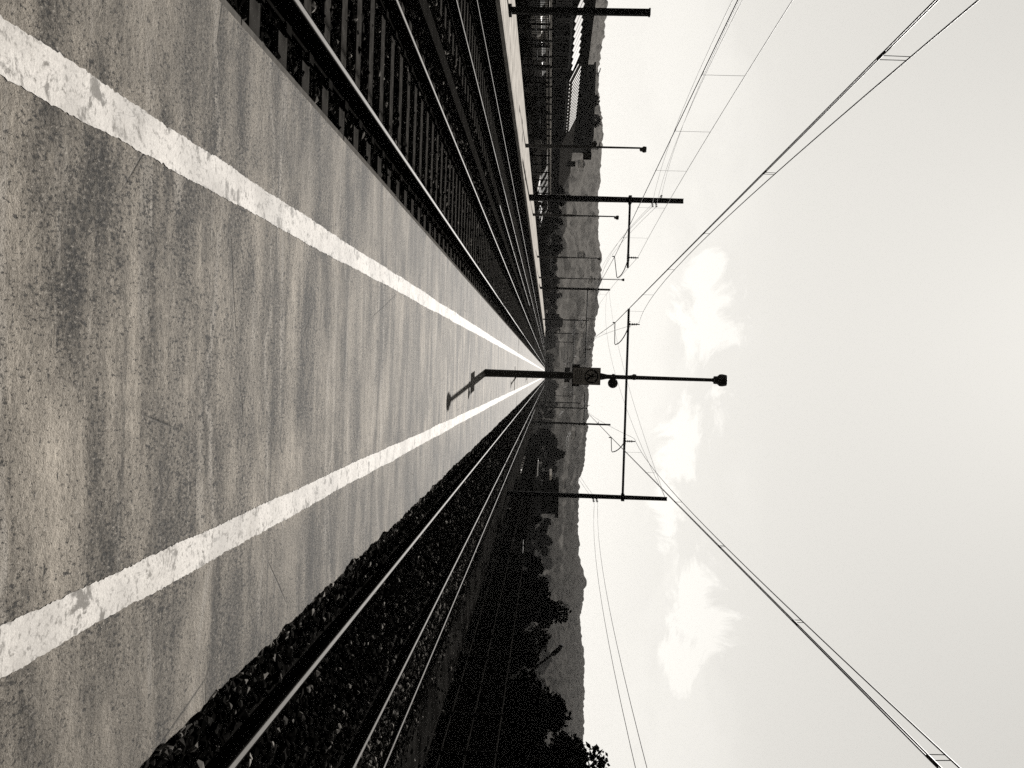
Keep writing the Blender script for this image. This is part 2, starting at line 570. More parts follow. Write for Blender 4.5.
def sheet(name, xs, ys, zf, mat):
    V = np.array([(x, y, zf(x, y)) for y in ys for x in xs])
    nx = len(xs)
    F = np.array([(j * nx + i, j * nx + i + 1, (j + 1) * nx + i + 1, (j + 1) * nx + i) for j in range(len(ys) - 1) for i in range(nx - 1)])
    return np_mesh(name, V, F, mat, smooth=True)


gx = [-2500, -900, -300, -60, -30, -11.6, -8.6, -8.3, -5.6, -1.4, 1.4, 1.9, 3.8, 4.75, 5.1, 5.6, 6.9, 7.6, 9, 10, 30, 60, 300, 900, 2500]
gy = [-200, -30, 0, 20, 60, 120, 320, 700, 1500, 3500]
go = sheet('ground', gx, gy, lambda x, y: bed_z(max(-60, min(60, x))) - 0.10, M_GROUND)
tag(go, 'dark ground running out to the hills', 'ground', kind='structure')

bx_l = list(np.arange(-8.3, -1.38, 0.23)) + [-1.4]
bx_r = [1.36, 1.44, 1.53, 1.62] + list(np.arange(1.7, 5.6, 0.2)) + [5.66]
by = list(np.concatenate([np.arange(-4, 30, 0.25), np.arange(30, 120, 1.5), np.arange(120, 341, 10)]))
hn = {}
def rough_bed(x, y):
    return bed_z(x) + (math.sin(x * 7.1 + y * 3.3) + math.sin(x * 3.7 - y * 5.9)) * 0.008
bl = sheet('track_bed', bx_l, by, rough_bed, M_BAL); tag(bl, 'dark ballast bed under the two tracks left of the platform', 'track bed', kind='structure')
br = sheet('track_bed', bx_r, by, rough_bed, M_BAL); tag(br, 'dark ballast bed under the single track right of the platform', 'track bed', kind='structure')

# loose stones: far too many to count, one object for each side
def ico():
    p = (1 + 5 ** 0.5) / 2
    v = np.array([(-1, p, 0), (1, p, 0), (-1, -p, 0), (1, -p, 0), (0, -1, p), (0, 1, p), (0, -1, -p), (0, 1, -p), (p, 0, -1), (p, 0, 1), (-p, 0, -1), (-p, 0, 1)], float)
    v /= np.linalg.norm(v[0])
    f = np.array([(0, 11, 5), (0, 5, 1), (0, 1, 7), (0, 7, 10), (0, 10, 11), (1, 5, 9), (5, 11, 4), (11, 10, 2), (10, 7, 6), (7, 1, 8), (3, 9, 4), (3, 4, 2), (3, 2, 6), (3, 6, 8), (3, 8, 9), (4, 9, 5), (2, 4, 11), (6, 2, 10), (8, 6, 7), (9, 8, 1)])
    return v, f


def stones(spots, label):
    """spots: array of x, y, z, size"""
    iv, jf = ico()
    n = len(spots)
    V = iv[None, :, :] * (1 + NR.uniform(-0.35, 0.35, (n, 12, 1)))
    V = V * NR.uniform(0.55, 1.25, (n, 1, 3))
    q = NR.normal(size=(n, 4)); q /= np.linalg.norm(q, axis=1, keepdims=True)
    w, x, y, z = q.T
    Rm = np.stack([1 - 2 * (y * y + z * z), 2 * (x * y - z * w), 2 * (x * z + y * w), 2 * (x * y + z * w), 1 - 2 * (x * x + z * z), 2 * (y * z - x * w),
                   2 * (x * z - y * w), 2 * (y * z + x * w), 1 - 2 * (x * x + y * y)], -1).reshape(n, 3, 3)
    V = np.einsum('nij,nkj->nki', Rm, V) * spots[:, 3][:, None, None] + spots[:, None, :3]
    F = jf[None] + (np.arange(n) * 12)[:, None, None]
    tone = np.repeat(NR.uniform(0, 1, n) ** np.where(spots.shape[1] > 4, spots[:, -1], 1.0), 12)
    o = np_mesh('ballast_stones', V.reshape(-1, 3), F.reshape(-1, 3), M_STONE, attr=tone)
    return tag(o, label, 'ballast', kind='stuff')


def scatter(x0, x1, y0, y1, dens, s0, s1, skip=None, power=1.0):
    n = int((x1 - x0) * (y1 - y0) * dens)
    x = NR.uniform(x0, x1, n); y = NR.uniform(y0, y1, n)
    s = NR.uniform(s0, s1, n)
    z = np.array([bed_z(a) for a in x]) + s * 0.35
    P = np.stack([x, y, z, s, np.full(n, power)], 1)
    if skip is not None: P = P[~skip(x, y)]
    return P


SL0, SLD = 3.30, 0.60                                     # first sleeper and spacing
def on_sleeper(x, y):
    d = np.abs((y - SL0 + SLD / 2) % SLD - SLD / 2)
    a = (d < 0.11) & (x > -4.40) & (x < -1.95)
    near = np.minimum(np.abs(x + 2.415), np.abs(x + 3.92)) < 0.10
    return (a & (NR.uniform(0, 1, len(x)) < 0.93)) | near
def on_rail_r(x, y):
    return np.minimum(np.abs(x - 2.316), np.abs(x - 3.82)) < 0.10
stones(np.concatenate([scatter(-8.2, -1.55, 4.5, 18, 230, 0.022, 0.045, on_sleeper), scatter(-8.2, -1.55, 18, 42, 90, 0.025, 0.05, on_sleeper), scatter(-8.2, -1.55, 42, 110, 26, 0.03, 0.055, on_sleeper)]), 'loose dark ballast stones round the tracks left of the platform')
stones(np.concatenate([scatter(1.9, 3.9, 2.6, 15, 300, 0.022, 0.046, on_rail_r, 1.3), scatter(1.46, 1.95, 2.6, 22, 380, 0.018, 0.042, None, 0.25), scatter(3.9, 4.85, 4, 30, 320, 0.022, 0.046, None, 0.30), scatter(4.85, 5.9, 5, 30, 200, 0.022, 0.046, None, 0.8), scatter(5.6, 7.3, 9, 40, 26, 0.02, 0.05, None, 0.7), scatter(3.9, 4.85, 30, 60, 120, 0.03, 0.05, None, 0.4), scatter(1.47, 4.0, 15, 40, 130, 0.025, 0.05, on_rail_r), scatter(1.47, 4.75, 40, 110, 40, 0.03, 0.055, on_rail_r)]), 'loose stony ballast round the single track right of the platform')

# ------------------------------------------------------------------ platform
PX0, PX1, PEND = -1.505, 1.435, 240.0
ye = np.concatenate([np.arange(-6, 16, 0.035), np.arange(16, 60, 0.25), np.arange(60, PEND + 1, 6.0)])
chip = np.zeros(len(ye))
for f_, a_s in ((0.9, 0.007), (3.1, 0.006), (11, 0.005), (29, 0.004)):
    chip += a_s * np.sin(ye * f_ + NR.uniform(0, 6.28) + np.sin(ye * f_ * 0.37))
chip += NR.normal(0, 0.003, len(ye))
for k in range(26):                                       # bites broken out of the edge
    yc = NR.uniform(2, 22); chip -= NR.uniform(0.005, 0.022) * np.exp(-((ye - yc) / NR.uniform(0.03, 0.12)) ** 2)
n_e = len(ye)
Vp = np.zeros((4 * n_e, 3)); Vp[:, 1] = np.tile(ye, 4)
Vp[:n_e, 0] = PX0 + 0.02; Vp[:n_e, 2] = -0.4; Vp[n_e:2 * n_e, 0] = PX0 + 0.02
Vp[2 * n_e:3 * n_e, 0] = PX1 + chip; Vp[3 * n_e:, 0] = PX1 + chip - 0.015; Vp[3 * n_e:, 2] = -0.4
ie = np.arange(n_e - 1)
Fp = np.concatenate([np.stack([ie + k * n_e, ie + 1 + k * n_e, ie + 1 + (k + 1) * n_e, ie + (k + 1) * n_e], 1)[:, ::-1] for k in range(3)])
cap = np.array([[n_e - 1, 4 * n_e - 1, 3 * n_e - 1, 2 * n_e - 1]])
plat = np_mesh('platform', Vp, np.concatenate([Fp, cap]), M_ASPH)
pb = MB()
pb.box(((PX0 + PX1) / 2, (PEND - 6) / 2, -0.62), (PX1 - PX0 - 0.16, PEND + 5.9, 0.44))
tag(plat, 'narrow worn asphalt island platform with two white lines', 'platform', kind='structure')
pb.build('platform_base', M_EDGE, plat)
for sx, name in ((PX0 + 0.002, 'edge_coping'),):
    e = MB()
    y = -6.0
    while y < PEND:
        L = 2.0 if y < 60 else 10.0
        e.box((sx, y + L / 2, -0.10 + R.uniform(-0.003, 0.002)), (0.034 + R.uniform(-0.005, 0.005), L - 0.012, 0.20))
        y += L
    e.build(name, M_EDGE, plat)


def ragged_line(x0, x1):
    ys = np.concatenate([np.arange(-2, 12, 0.012), np.arange(12, 40, 0.06), np.arange(40, PEND - 1, 1.0)])
    def wob(n, ys):
        w = np.zeros(len(ys))
        for f, a in ((0.7, 0.004), (2.3, 0.003), (9, 0.0018), (31, 0.0012), (83, 0.0008)):
            w += a * np.sin(ys * f * 1.7 + NR.uniform(0, 6.28) + 1.5 * np.sin(ys * f * 0.61 + n))
        return w + NR.normal(0, 0.0016, len(ys))
    l = x0 + wob(1, ys); r = x1 + wob(2, ys)
    n = len(ys)
    V = np.zeros((2 * n, 3))
    V[:n, 0] = l; V[n:, 0] = r; V[:n, 1] = ys; V[n:, 1] = ys; V[:, 2] = 0.003
    i = np.arange(n - 1)
    F = np.stack([i, i + n, i + n + 1, i + 1], 1)
    o = np_mesh('white_line', V, F, M_LINE, plat)
    return o


ragged_line(-0.845, -0.700)
ragged_line(0.690, 0.826)

# far side platform
fp = MB()
xs_out = []
fp.box((-9.75, 110, -0.05), (2.7, 200, 0.10))
farp = fp.build('platform', M_FARP); tag(farp, 'pale paved side platform beyond the two left tracks', 'platform', kind='structure')
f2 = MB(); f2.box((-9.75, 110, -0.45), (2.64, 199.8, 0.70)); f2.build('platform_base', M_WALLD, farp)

# path on the right
pt = sheet('path', [5.65, 6.0, 6.4, 6.85], [-5, 10, 30, 60, 120, 250], lambda x, y: bed_z(x) + 0.03, M_PATH)
tag(pt, 'pale trodden path between the right track and the fence', 'path', kind='structure')

# ------------------------------------------------------------------ tracks
RAIL_TOP = -0.35
def rail_profile():
    return [(-0.065, -0.165), (0.065, -0.165), (0.065, -0.152), (0.012, -0.135), (0.010, -0.048), (0.034, -0.036), (0.035, -0.004), (-0.035, -0.004), (-0.034, -0.036), (-0.010, -0.048), (-0.012, -0.135), (-0.065, -0.152)]


def track(cx, label, sleeper_top, mat, visible=True, y_end=330):
    t = empty('railway_track', (cx, 0, RAIL_TOP))
    tag(t, label, 'railway track', 'railway tracks along the platform')
    for sx in (-0.7525, 0.7525):
        a = MB(); a.prism([(x + sx, z) for x, z in rail_profile()], -5, y_end)
        ro = a.build('rail', M_RUST, t)
        h = MB(); h.prism([(sx - 0.021, -0.0035), (sx + 0.021, -0.0035), (sx + 0.018, 0.0), (sx - 0.018, 0.0)], -5, y_end)
        h.build('running_surface', M_SHINE, ro)
    s = MB()
    prof = [(-0.13, -0.2), (0.13, -0.2), (0.125, -0.02), (0.10, 0.0), (-0.10, 0.0), (-0.125, -0.02)]
    s.prism(prof, -1.24, 1.24, 'yz')
    first = s.build('sleeper', mat, t)
    first.location = (0, SL0, sleeper_top - RAIL_TOP)
    for k in range(1, 100):
        c = first.copy(); COL.objects.link(c); c.parent = t
        c.location = (R.uniform(-0.02, 0.02), SL0 + k * SLD, sleeper_top - RAIL_TOP)
    rest = MB()
    y = SL0 + 100 * SLD
    while y < y_end:
        rest.box((0, y, sleeper_top - RAIL_TOP - 0.1), (2.48, 0.25, 0.2)); y += SLD
    for k in range(1, 14):
        rest.box((0, SL0 - k * SLD, sleeper_top - RAIL_TOP - 0.1), (2.48, 0.25, 0.2))
    tag(rest.build('sleeper_row', mat, t), kind='stuff')
    cl = MB()
    for k in range(-6, 70):
        for sx in (-0.7525, 0.7525):
            for s2 in (-1, 1):
                cl.box((sx + s2 * 0.10, SL0 + k * SLD, sleeper_top - RAIL_TOP + 0.02), (0.07, 0.12, 0.045))
    tag(cl.build('rail_clips', M_CLIP, t), kind='stuff')
    return t


track(-3.17, 'railway track beside the platform with pale concrete sleepers showing', -0.515, M_SLEEP)
track(-6.93, 'railway track along the far pale side platform', -0.525, M_SLEEP)
track(3.07, 'railway track right of the platform with sleepers buried in stones', -0.530, M_WSLEEP)

# cable duct with lids between the two left tracks, and on the right
def duct(x, w, top, label, y1=220):
    t = empty('cable_duct', (x, 0, top)); tag(t, label, 'cable duct')
    m = MB(); m.box((0, y1 / 2 - 2, -0.14), (w, y1 + 4, 0.2)); m.build('trough', M_DUCT, t)
    l = MB(); y = -4.0
    while y < y1:
        l.box((R.uniform(-0.01, 0.01), y + 0.5, -0.018 + R.uniform(-0.004, 0.004)), (w + 0.03, 0.985, 0.045)); y += 1.0
    tag(l.build('lids', M_DUCT, t), kind='stuff')
    return t


duct(-5.05, 0.26, -0.50, 'low concrete cable duct between the two left tracks')
def spare_rail(x, yc, half, z, label):
    m = MB(); m.prism([(a, b + 0.165) for a, b in rail_profile()], -half, half)
    o = m.build('spare_rail', M_RUST); o.location = (x, yc, z); tag(o, label, 'rail', 'spare rails lying on the ballast')
    h = MB(); h.prism([(-0.02, 0.1615), (0.02, 0.1615), (0.017, 0.165), (-0.017, 0.165)], -half, half); h.build('rail_head', M_SHINE, o)


spare_rail(-5.45, 52, 22, -0.575, 'loose spare rail lying on ballast between the left tracks')
spare_rail(5.05, 62, 68, -0.70, 'long dull spare rail lying beside the path on the right')

# ------------------------------------------------------------------ platform lamps
def lamp_base(x, y, z, label, group, head_dx=0.0, top=5.17):
    t = empty('platform_lamp', (x, y, z)); tag(t, label, 'lamp post', group)
    p = MB(); p.lathe([(0.088, 0.0), (0.088, 0.02), (0.086, 0.03), (0.082, 0.25), (0.076, 2.50), (0.05, 2.62)], (0, 0, 0), 16); p.build('pole', M_POST, t)
    u = MB(); u.lathe([(0.05, 2.62), (0.048, 2.8), (0.038, top - 0.27)], (0, 0, 0), 12); u.build('upper_pole', M_POST, t)
    hd = MB()
    hd.lathe([(0.045, top - 0.30), (0.05, top - 0.275), (0.088, top - 0.27), (0.09, top - 0.19), (0.10, top - 0.185), (0.135, top - 0.14), (0.138, top - 0.10), (0.125, top - 0.03), (0.118, top - 0.005), (0.10, top)], (head_dx, 0, 0), 10, smooth=False)
    ho = hd.build('lamp_head', M_POST, t)
    df = MB(); df.lathe([(0.075, top - 0.188), (0.104, top - 0.178), (0.128, top - 0.146), (0.11, top - 0.142)], (head_dx, 0, 0), 10); df.build('diffuser', M_LAMPG, ho)
    return t


PL = 'lamps along the island platform'
L1 = lamp_base(0.02, 19.8, 0, 'grey platform lamp with prohibition sign and horn speaker, nearest on the island platform', PL)
sg = MB(); sg.box((0, -0.085, 2.18), (0.37, 0.012, 0.60)); sgo = sg.build('notice_sign', M_SIGN, L1)
fr = MB()
for c, d in (((0, -0.094, 2.475), (0.37, 0.008, 0.012)), ((0, -0.094, 1.885), (0.37, 0.008, 0.012)), ((-0.18, -0.094, 2.18), (0.012, 0.008, 0.578)), ((0.18, -0.094, 2.18), (0.012, 0.008, 0.578))):
    fr.box(c, d)
fr.build('sign_rim', M_TXT, sgo)
rg = MB()
N = 40; zc = 2.285
ring = []
for k in range(N):
    t = 2 * math.pi * k / N
    ring.append((math.cos(t), math.sin(t)))
vs = [(0.148 * c, -0.093, zc + 0.148 * s) for c, s in ring] + [(0.122 * c, -0.093, zc + 0.122 * s) for c, s in ring] + [(0.148 * c, -0.097, zc + 0.148 * s) for c, s in ring] + [(0.122 * c, -0.097, zc + 0.122 * s) for c, s in ring]
fs = []
for k in range(N):
    j = (k + 1) % N
    fs += [(2 * N + k, 2 * N + j, 3 * N + j, 3 * N + k), (k, j, 2 * N + j, 2 * N + k), (N + j, N + k, 3 * N + k, 3 * N + j)]
rg.add(vs, fs)
# diagonal bar
rg.add([(-0.10, -0.0985, zc + 0.085), (-0.085, -0.0985, zc + 0.10), (0.10, -0.0985, zc - 0.085), (0.085, -0.0985, zc - 0.10)], [(0, 1, 2, 3)])
rg.build('prohibition_ring', M_SIGNB, sgo)
fg = MB()                                                 # walking figure
fg.lathe([(0.018, -0.003), (0.018, 0.0)], (0.0, -0.095, zc + 0.075), 12, 'y')
fg.prism([(-0.026, zc + 0.05), (0.024, zc + 0.052), (0.022, zc - 0.015), (0.058, zc - 0.085), (0.038, zc - 0.095), (0.0, zc - 0.03), (-0.03, zc - 0.095), (-0.052, zc - 0.088), (-0.02, zc - 0.012)], -0.0965, -0.092)
fg.prism([(0.022, zc + 0.05), (0.062, zc + 0.0), (0.05, zc - 0.008), (0.018, zc + 0.03)], -0.0963, -0.0922)
fg.prism([(-0.024, zc + 0.05), (-0.058, zc + 0.005), (-0.048, zc - 0.004), (-0.02, zc + 0.03)], -0.0963, -0.0922)
fg.build('walking_pictogram', M_SIGNB, sgo)
tx = MB()                                                 # small lines of print, too fine to read in the photograph
for k, w in enumerate((0.28, 0.25, 0.30, 0.22)):
    tx.box((0, -0.093, 2.065 - k * 0.042), (w, 0.003, 0.012))
tx.build('print_lines', M_TXT, sgo)
sp = MB(); sp.lathe([(0.03, 0.16), (0.045, 0.14), (0.05, 0.08), (0.07, 0.03), (0.105, -0.02), (0.108, -0.035), (0.09, -0.03), (0.02, 0.02)], (0.135, 0, 2.75), 20, 'y')
spo = sp.build('horn_speaker', M_POST, L1)
sb = MB(); sb.box((0.06, 0.04, 2.76), (0.12, 0.03, 0.04)); sb.box((0, 0.0, 2.76), (0.13, 0.13, 0.05)); sb.build('bracket', M_POST, spo)


def name_board(L):
    b = MB(); b.box((0, -0.09, 2.53), (0.96, 0.05, 0.34)); bo = b.build('station_board', M_SIGNB, L)
    f = MB(); f.box((0, -0.118, 2.53), (0.88, 0.004, 0.25)); f.build('board_face', M_TXT, bo)


for k, lab in enumerate(['grey platform lamp with wide dark board, second on the island platform', 'grey platform lamp with wide dark board, third on the island platform']):
    L = lamp_base(0.02, 40.3 + 20.5 * k, 0, lab, PL); name_board(L)
for k, w in enumerate(['fourth', 'fifth', 'sixth']):
    lamp_base(0.02, 81.3 + 20.5 * k, 0, 'thin distant platform lamp, %s along the island platform' % w, PL)

FL = 'lamps on the far side platform'
F1 = lamp_base(-10.0, 40.5, 0, 'lamp with square sign and round speaker on the far side platform', FL, 0.06, 5.3)
b = MB(); b.box((0.40, -0.05, 2.72), (0.34, 0.03, 0.36)); bo = b.build('square_sign', M_SIGNB, F1)
b = MB(); b.box((0.40, -0.067, 2.72), (0.24, 0.004, 0.26)); b.build('sign_face', M_TXT, bo)
b = MB(); b.box((0.15, -0.02, 2.72), (0.24, 0.02, 0.03)); b.build('sign_arm', M_POST, bo)
sp = MB(); sp.lathe([(0.04, 0.14), (0.05, 0.06), (0.12, -0.02), (0.12, -0.04), (0.02, 0.0)], (-0.13, 0, 3.02), 16, 'y'); sp.build('horn_speaker', M_POST, F1)
lamp_base(-10.0, 58, 0, 'plain lamp with small head just past the tall left mast', FL, 0.06, 5.4)
lamp_base(-9.9, 78, 0, 'plain lamp reaching the hill top on the far side platform', FL, 0.06, 5.4)
lamp_base(-9.6, 92, 0, 'tallest plain lamp far along the far side platform', FL, 0.0, 8.5)

# ------------------------------------------------------------------ catenary masts
def insulator(m, p0, p1, r=0.055, n=5):
    p0, p1 = Vector(p0), Vector(p1)
    d = p1 - p0
    m.tube([p0, p1], 0.02, 6)
    for k in range(n):
        a = p0 + d * ((k + 0.3) / n); b = p0 + d * ((k + 0.7) / n)
        m.tube([a, b], r, 8)


def registration(t, xa, za, xv, zv, xt, zt, y):
    """curved drop arm from the boom and the steady arm that holds the contact wire"""
    m = MB()
    pts = []
    for k in range(9):
        u = k / 8
        x = xa + (xv - xa) * (1 - (1 - u) ** 1.6) * 0.97
        z = za + (zv - za) * (u ** 1.25)
        pts.append((x, y, z))
    m.tube(pts, 0.028, 6)
    m.tube([(xv, y, zv), (xv - 0.06 * (1 if xv > xt else -1), y, zv - 0.06), (xt, y, zt), ], 0.022, 6)
    m.tube([(xt, y, zt + 0.02), (xt, y, zt - 0.12)], 0.03, 6)
    m.build('registration_arm', M_MAST, t)
    k = MB(); insulator(k, (xa - 0.18, y, za), (xa + 0.18, y, za), 0.08, 4)
    k.tube([(xa, y, za), (xa, y, za + 0.55)], 0.03, 6)
    insulator(k, (xa, y, za + 0.12), (xa, y, za + 0.42), 0.06, 3)
    k.build('insulator', M_INS, t)


def mast(x, y, z0, top, label, w=0.22, boom=None, regs=(), wires=()):
    t = empty('catenary_mast', (x, y, z0)); tag(t, label, 'catenary mast', 'catenary masts beside the tracks')
    m = MB(); m.ibeam(0, 0, 0, (top - z0), w, w, 0.022); m.build('mast_pole', M_MAST, t)
    f = MB(); f.box((0, 0, -0.1), (0.7, 0.7, 0.36), taper=0.9); f.build('foundation', M_EDGE, t)
    if boom:
        xe, zb = boom
        b_m = MB(); b_m.tube([(0, 0, zb - z0), (xe - x, 0, zb - z0)], 0.062, 8)
        b_m.box((0.0, 0, zb - z0), (w + 0.12, w + 0.1, 0.16))
        b_m.build('boom', M_MAST, t)
        for xa, za, xv, zv, xt, zt in regs:
            registration(t, xa - x, za - z0, xv - x, zv - z0, xt - x, zt - z0, 0)
    if wires:
        k = MB()
        for dx, z in wires:
            insulator(k, (dx * 0.3, 0, z - z0 - 0.05), (dx, 0, z - z0), 0.06, 3)
        k.build('insulator', M_INS, t)
    return t


DM = 47.0
mast(6.17, DM, -0.85, 7.55, 'tall dark mast right of the tracks with long boom reaching over the platform', 0.24,
     boom=(-3.45, 5.30), regs=[(3.30, 5.30, 3.89, 4.72, 3.14, 4.62), (-2.66, 5.33, -1.58, 4.70, -2.72, 4.62)], wires=[(0.3, 3.85), (0.3, 4.02)])
mast(-9.35, 49.0, -0.85, 8.15, 'tall thick dark mast on the far side platform with short bracket', 0.30,
     boom=(-5.75, 5.34), regs=[(-6.30, 5.34, -5.2, 4.83, -6.34, 4.62)], wires=[(0.35, 6.55), (0.35, 6.75), (-0.3, 7.0)])
mast(5.35, 101, -0.85, 8.2, 'second mast along the right track behind dark bushes', 0.24,
     boom=(1.9, 5.3), regs=[(3.3, 5.3, 3.9, 4.72, 3.1, 4.62)], wires=[(0.3, 4.0), (0.3, 4.2), (-0.3, 6.9)])
mast(-9.6, 103, -0.85, 7.8, 'second mast on the left with wide boom over both left tracks', 0.26,
     boom=(-1.2, 5.3), regs=[(-6.3, 5.3, -5.2, 4.83, -6.34, 4.62), (-2.9, 5.3, -1.9, 4.70, -2.95, 4.62)], wires=[(0.35, 6.0), (0.35, 6.3)])
mast(5.6, 155, -0.85, 7.9, 'third mast along the right track, thin against the hill', 0.24, boom=(1.9, 5.3), regs=[(3.3, 5.3, 3.9, 4.72, 3.1, 4.62)])
mast(-9.3, 157, -0.85, 7.7, 'third mast on the left, thin against the hill', 0.24, boom=(-1.2, 5.3), regs=[(-6.3, 5.3, -5.2, 4.83, -6.34, 4.62), (-2.9, 5.3, -1.9, 4.70, -2.95, 4.62)])
mast(5.8, 190, -0.85, 7.9, 'fourth mast along the right track, far off', 0.24, boom=(1.5, 5.3))
mast(-9.3, 209, -0.85, 7.7, 'fourth mast on the left, far off', 0.24, boom=(-1.2, 5.3), regs=[(-2.9, 5.3, -1.9, 4.70, -2.95, 4.62)])
mast(-9.2, 262, -0.85, 7.7, 'farthest mast on the left near the vanishing point', 0.24, boom=(-1.2, 5.3))
mast(5.8, 248, -0.85, 7.9, 'farthest mast on the right near the vanishing point', 0.24, boom=(1.5, 5.3))


# ------------------------------------------------------------------ wires
def overhead(xf, mid, d_mid, d_mast, label, drops, span=54.0, zc=4.62, y0=-6.0, y1=300.0):
    """contact wire, messenger wire and droppers; xf(y) is the staggered position, mid the mid-span y before the first mast"""
    t = empty('overhead_line', (0, 0, 0)); tag(t, label, 'overhead line', 'overhead lines above the tracks')
    ys = list(np.arange(y0, y1, 1.5))
    half = span / 2
    def mz(y):
        u = ((y - mid + half) % span - half) / half
        return zc + d_mid + (d_mast - d_mid) * u * u
    c = MB()
    for s in (-0.012, 0.012):
        c.tube([(xf(y) + s, y, zc - 0.01 * math.cos((y - mid) / span * 2 * math.pi)) for y in ys], 0.0085, 5)
    c.build('contact_wire', M_WIRE, t)
    m = MB(); m.tube([(xf(y), y, mz(y)) for y in ys], 0.0085, 5); m.build('messenger_wire', M_WIRE, t)
    for y in drops:
        d = MB()
        d.tube([(xf(y), y, zc), (xf(y), y + 0.02, mz(y))], 0.004, 4)
        if y < 20: d.tube([(xf(y), y + 0.12, zc), (xf(y), y + 0.13, mz(y))], 0.004, 4)
        d.tube([(xf(y), y - 0.09, zc - 0.005), (xf(y), y + 0.09, zc - 0.005)], 0.017, 6)
        d.build('dropper', M_WIRE, t)
    return t


def zigzag(pts):
    """straight runs of wire from support to support"""
    ys, xs = zip(*pts)
    return lambda y: float(np.interp(y, ys, xs))


overhead(zigzag([(-7, -3.55), (47, -2.72), (103, -2.95), (157, -2.95), (209, -2.95), (300, -3.1)]), 20, 0.13, 1.22, 'overhead line of twin wires above the track left of the platform', [9.4, 14.4, 20, 26, 33, 40, 60, 70, 80, 90])
overhead(zigzag([(-17, 3.0), (47, 3.14), (101, 3.1), (155, 3.1), (300, 3.05)]), 15, 0.10, 1.18, 'overhead line of twin wires above the track right of the platform', [7.6, 11.8, 17, 23, 30, 38, 60, 75, 90], 64)
overhead(zigzag([(-5, -7.35), (49, -6.34), (103, -6.34), (157, -6.34), (300, -6.6)]), 22, 0.96, 1.25, 'overhead line high above the far left track', [21, 25.5, 30, 36, 43, 60, 72, 84])


def wire(name, pts3, r, label, group):
    m = MB(); m.tube(pts3, r, 5); o = m.build(name, M_WIRE)
    return tag(o, label, 'wire', group)


def sagging(x, z_mast, sag, mid, half, y0, y1, x2=None):
    out = []
    for y in np.arange(y0, y1 + 0.1, 2.0):
        u = ((y - mid + half) % (2 * half) - half) / half
        out.append((x, y, z_mast - sag * (1 - u * u)))
    return out


wire('feeder_wire', sagging(6.42, 3.88, 0.88, 18, 29, -8, 190), 0.0075, 'lower of the two sagging wires right of the tall mast', 'feeder wires on the right masts')
wire('feeder_wire', sagging(6.42, 4.05, 0.86, 18, 29, -8, 190), 0.0075, 'upper of the two sagging wires right of the tall mast', 'feeder wires on the right masts')
for i, (x, zm, sag, lab) in enumerate([(-9.0, 6.5, 1.06, 'lowest thin feeder wire on the left mast'), (-9.0, 6.72, 1.05, 'middle thin feeder wire on the left mast'), (-9.65, 7.0, 1.1, 'topmost thin feeder wire on the left mast')]):
    wire('feeder_wire', sagging(x, zm, sag, 22, 27, -5, 210), 0.008, lab, 'feeder wires on the left masts')
for dx, lab in ((0.0, 'thin wire slanting over the platform between mast tops'), (0.7, 'upper thin wire slanting over the platform between mast tops')):
    P0, P1 = Vector((6.1, DM, 7.45)), Vector((-9.4, 103, 7.5 + dx * 0.3))
    pts = [P0.lerp(P1, k / 16) - Vector((0, 0, (1.2 - dx) * 4 * (k / 16) * (1 - k / 16))) for k in range(17)]
    wire('cross_wire', pts, 0.0085, lab, 'wires slanting between the mast tops')

# ------------------------------------------------------------------ vegetation
def crown_mesh(name, clumps, leaves, leaf, mat, parent, spread=1.0):
    """clumps: (x, y, z, radius) -> many small leaf faces spread through the clumps"""
    C = np.array(clumps)
    n = leaves
    w = C[:, 3] ** 2; w = w / w.sum()
    idx = NR.choice(len(C), n, p=w)
    d = NR.normal(size=(n, 3)); d /= np.linalg.norm(d, axis=1, keepdims=True)
    rr = NR.uniform(0.15, 1.0, n) ** 0.45
    P = C[idx, :3] + d * (rr * C[idx, 3])[:, None] * np.array([1, 1, 0.85]) * spread
    P += NR.normal(0, 0.05, (n, 3)) * C[idx, 3][:, None]
    u = NR.normal(size=(n, 3)); u /= np.linalg.norm(u, axis=1, keepdims=True)
    v = NR.normal(size=(n, 3)); v -= (v * u).sum(1, keepdims=True) * u; v /= np.linalg.norm(v, axis=1, keepdims=True)
    s = NR.uniform(0.6, 1.4, n)[:, None] * leaf
    q = np.stack([P - u * s, P - v * s * 0.55, P + u * s, P + v * s * 0.55], 1)
    F = np.arange(4 * n).reshape(n, 4)
    tone = np.repeat(np.clip(NR.normal(0.5, 0.25, n), 0, 1), 4)
    return np_mesh(name, q.reshape(-1, 3), F, mat, parent, attr=tone)


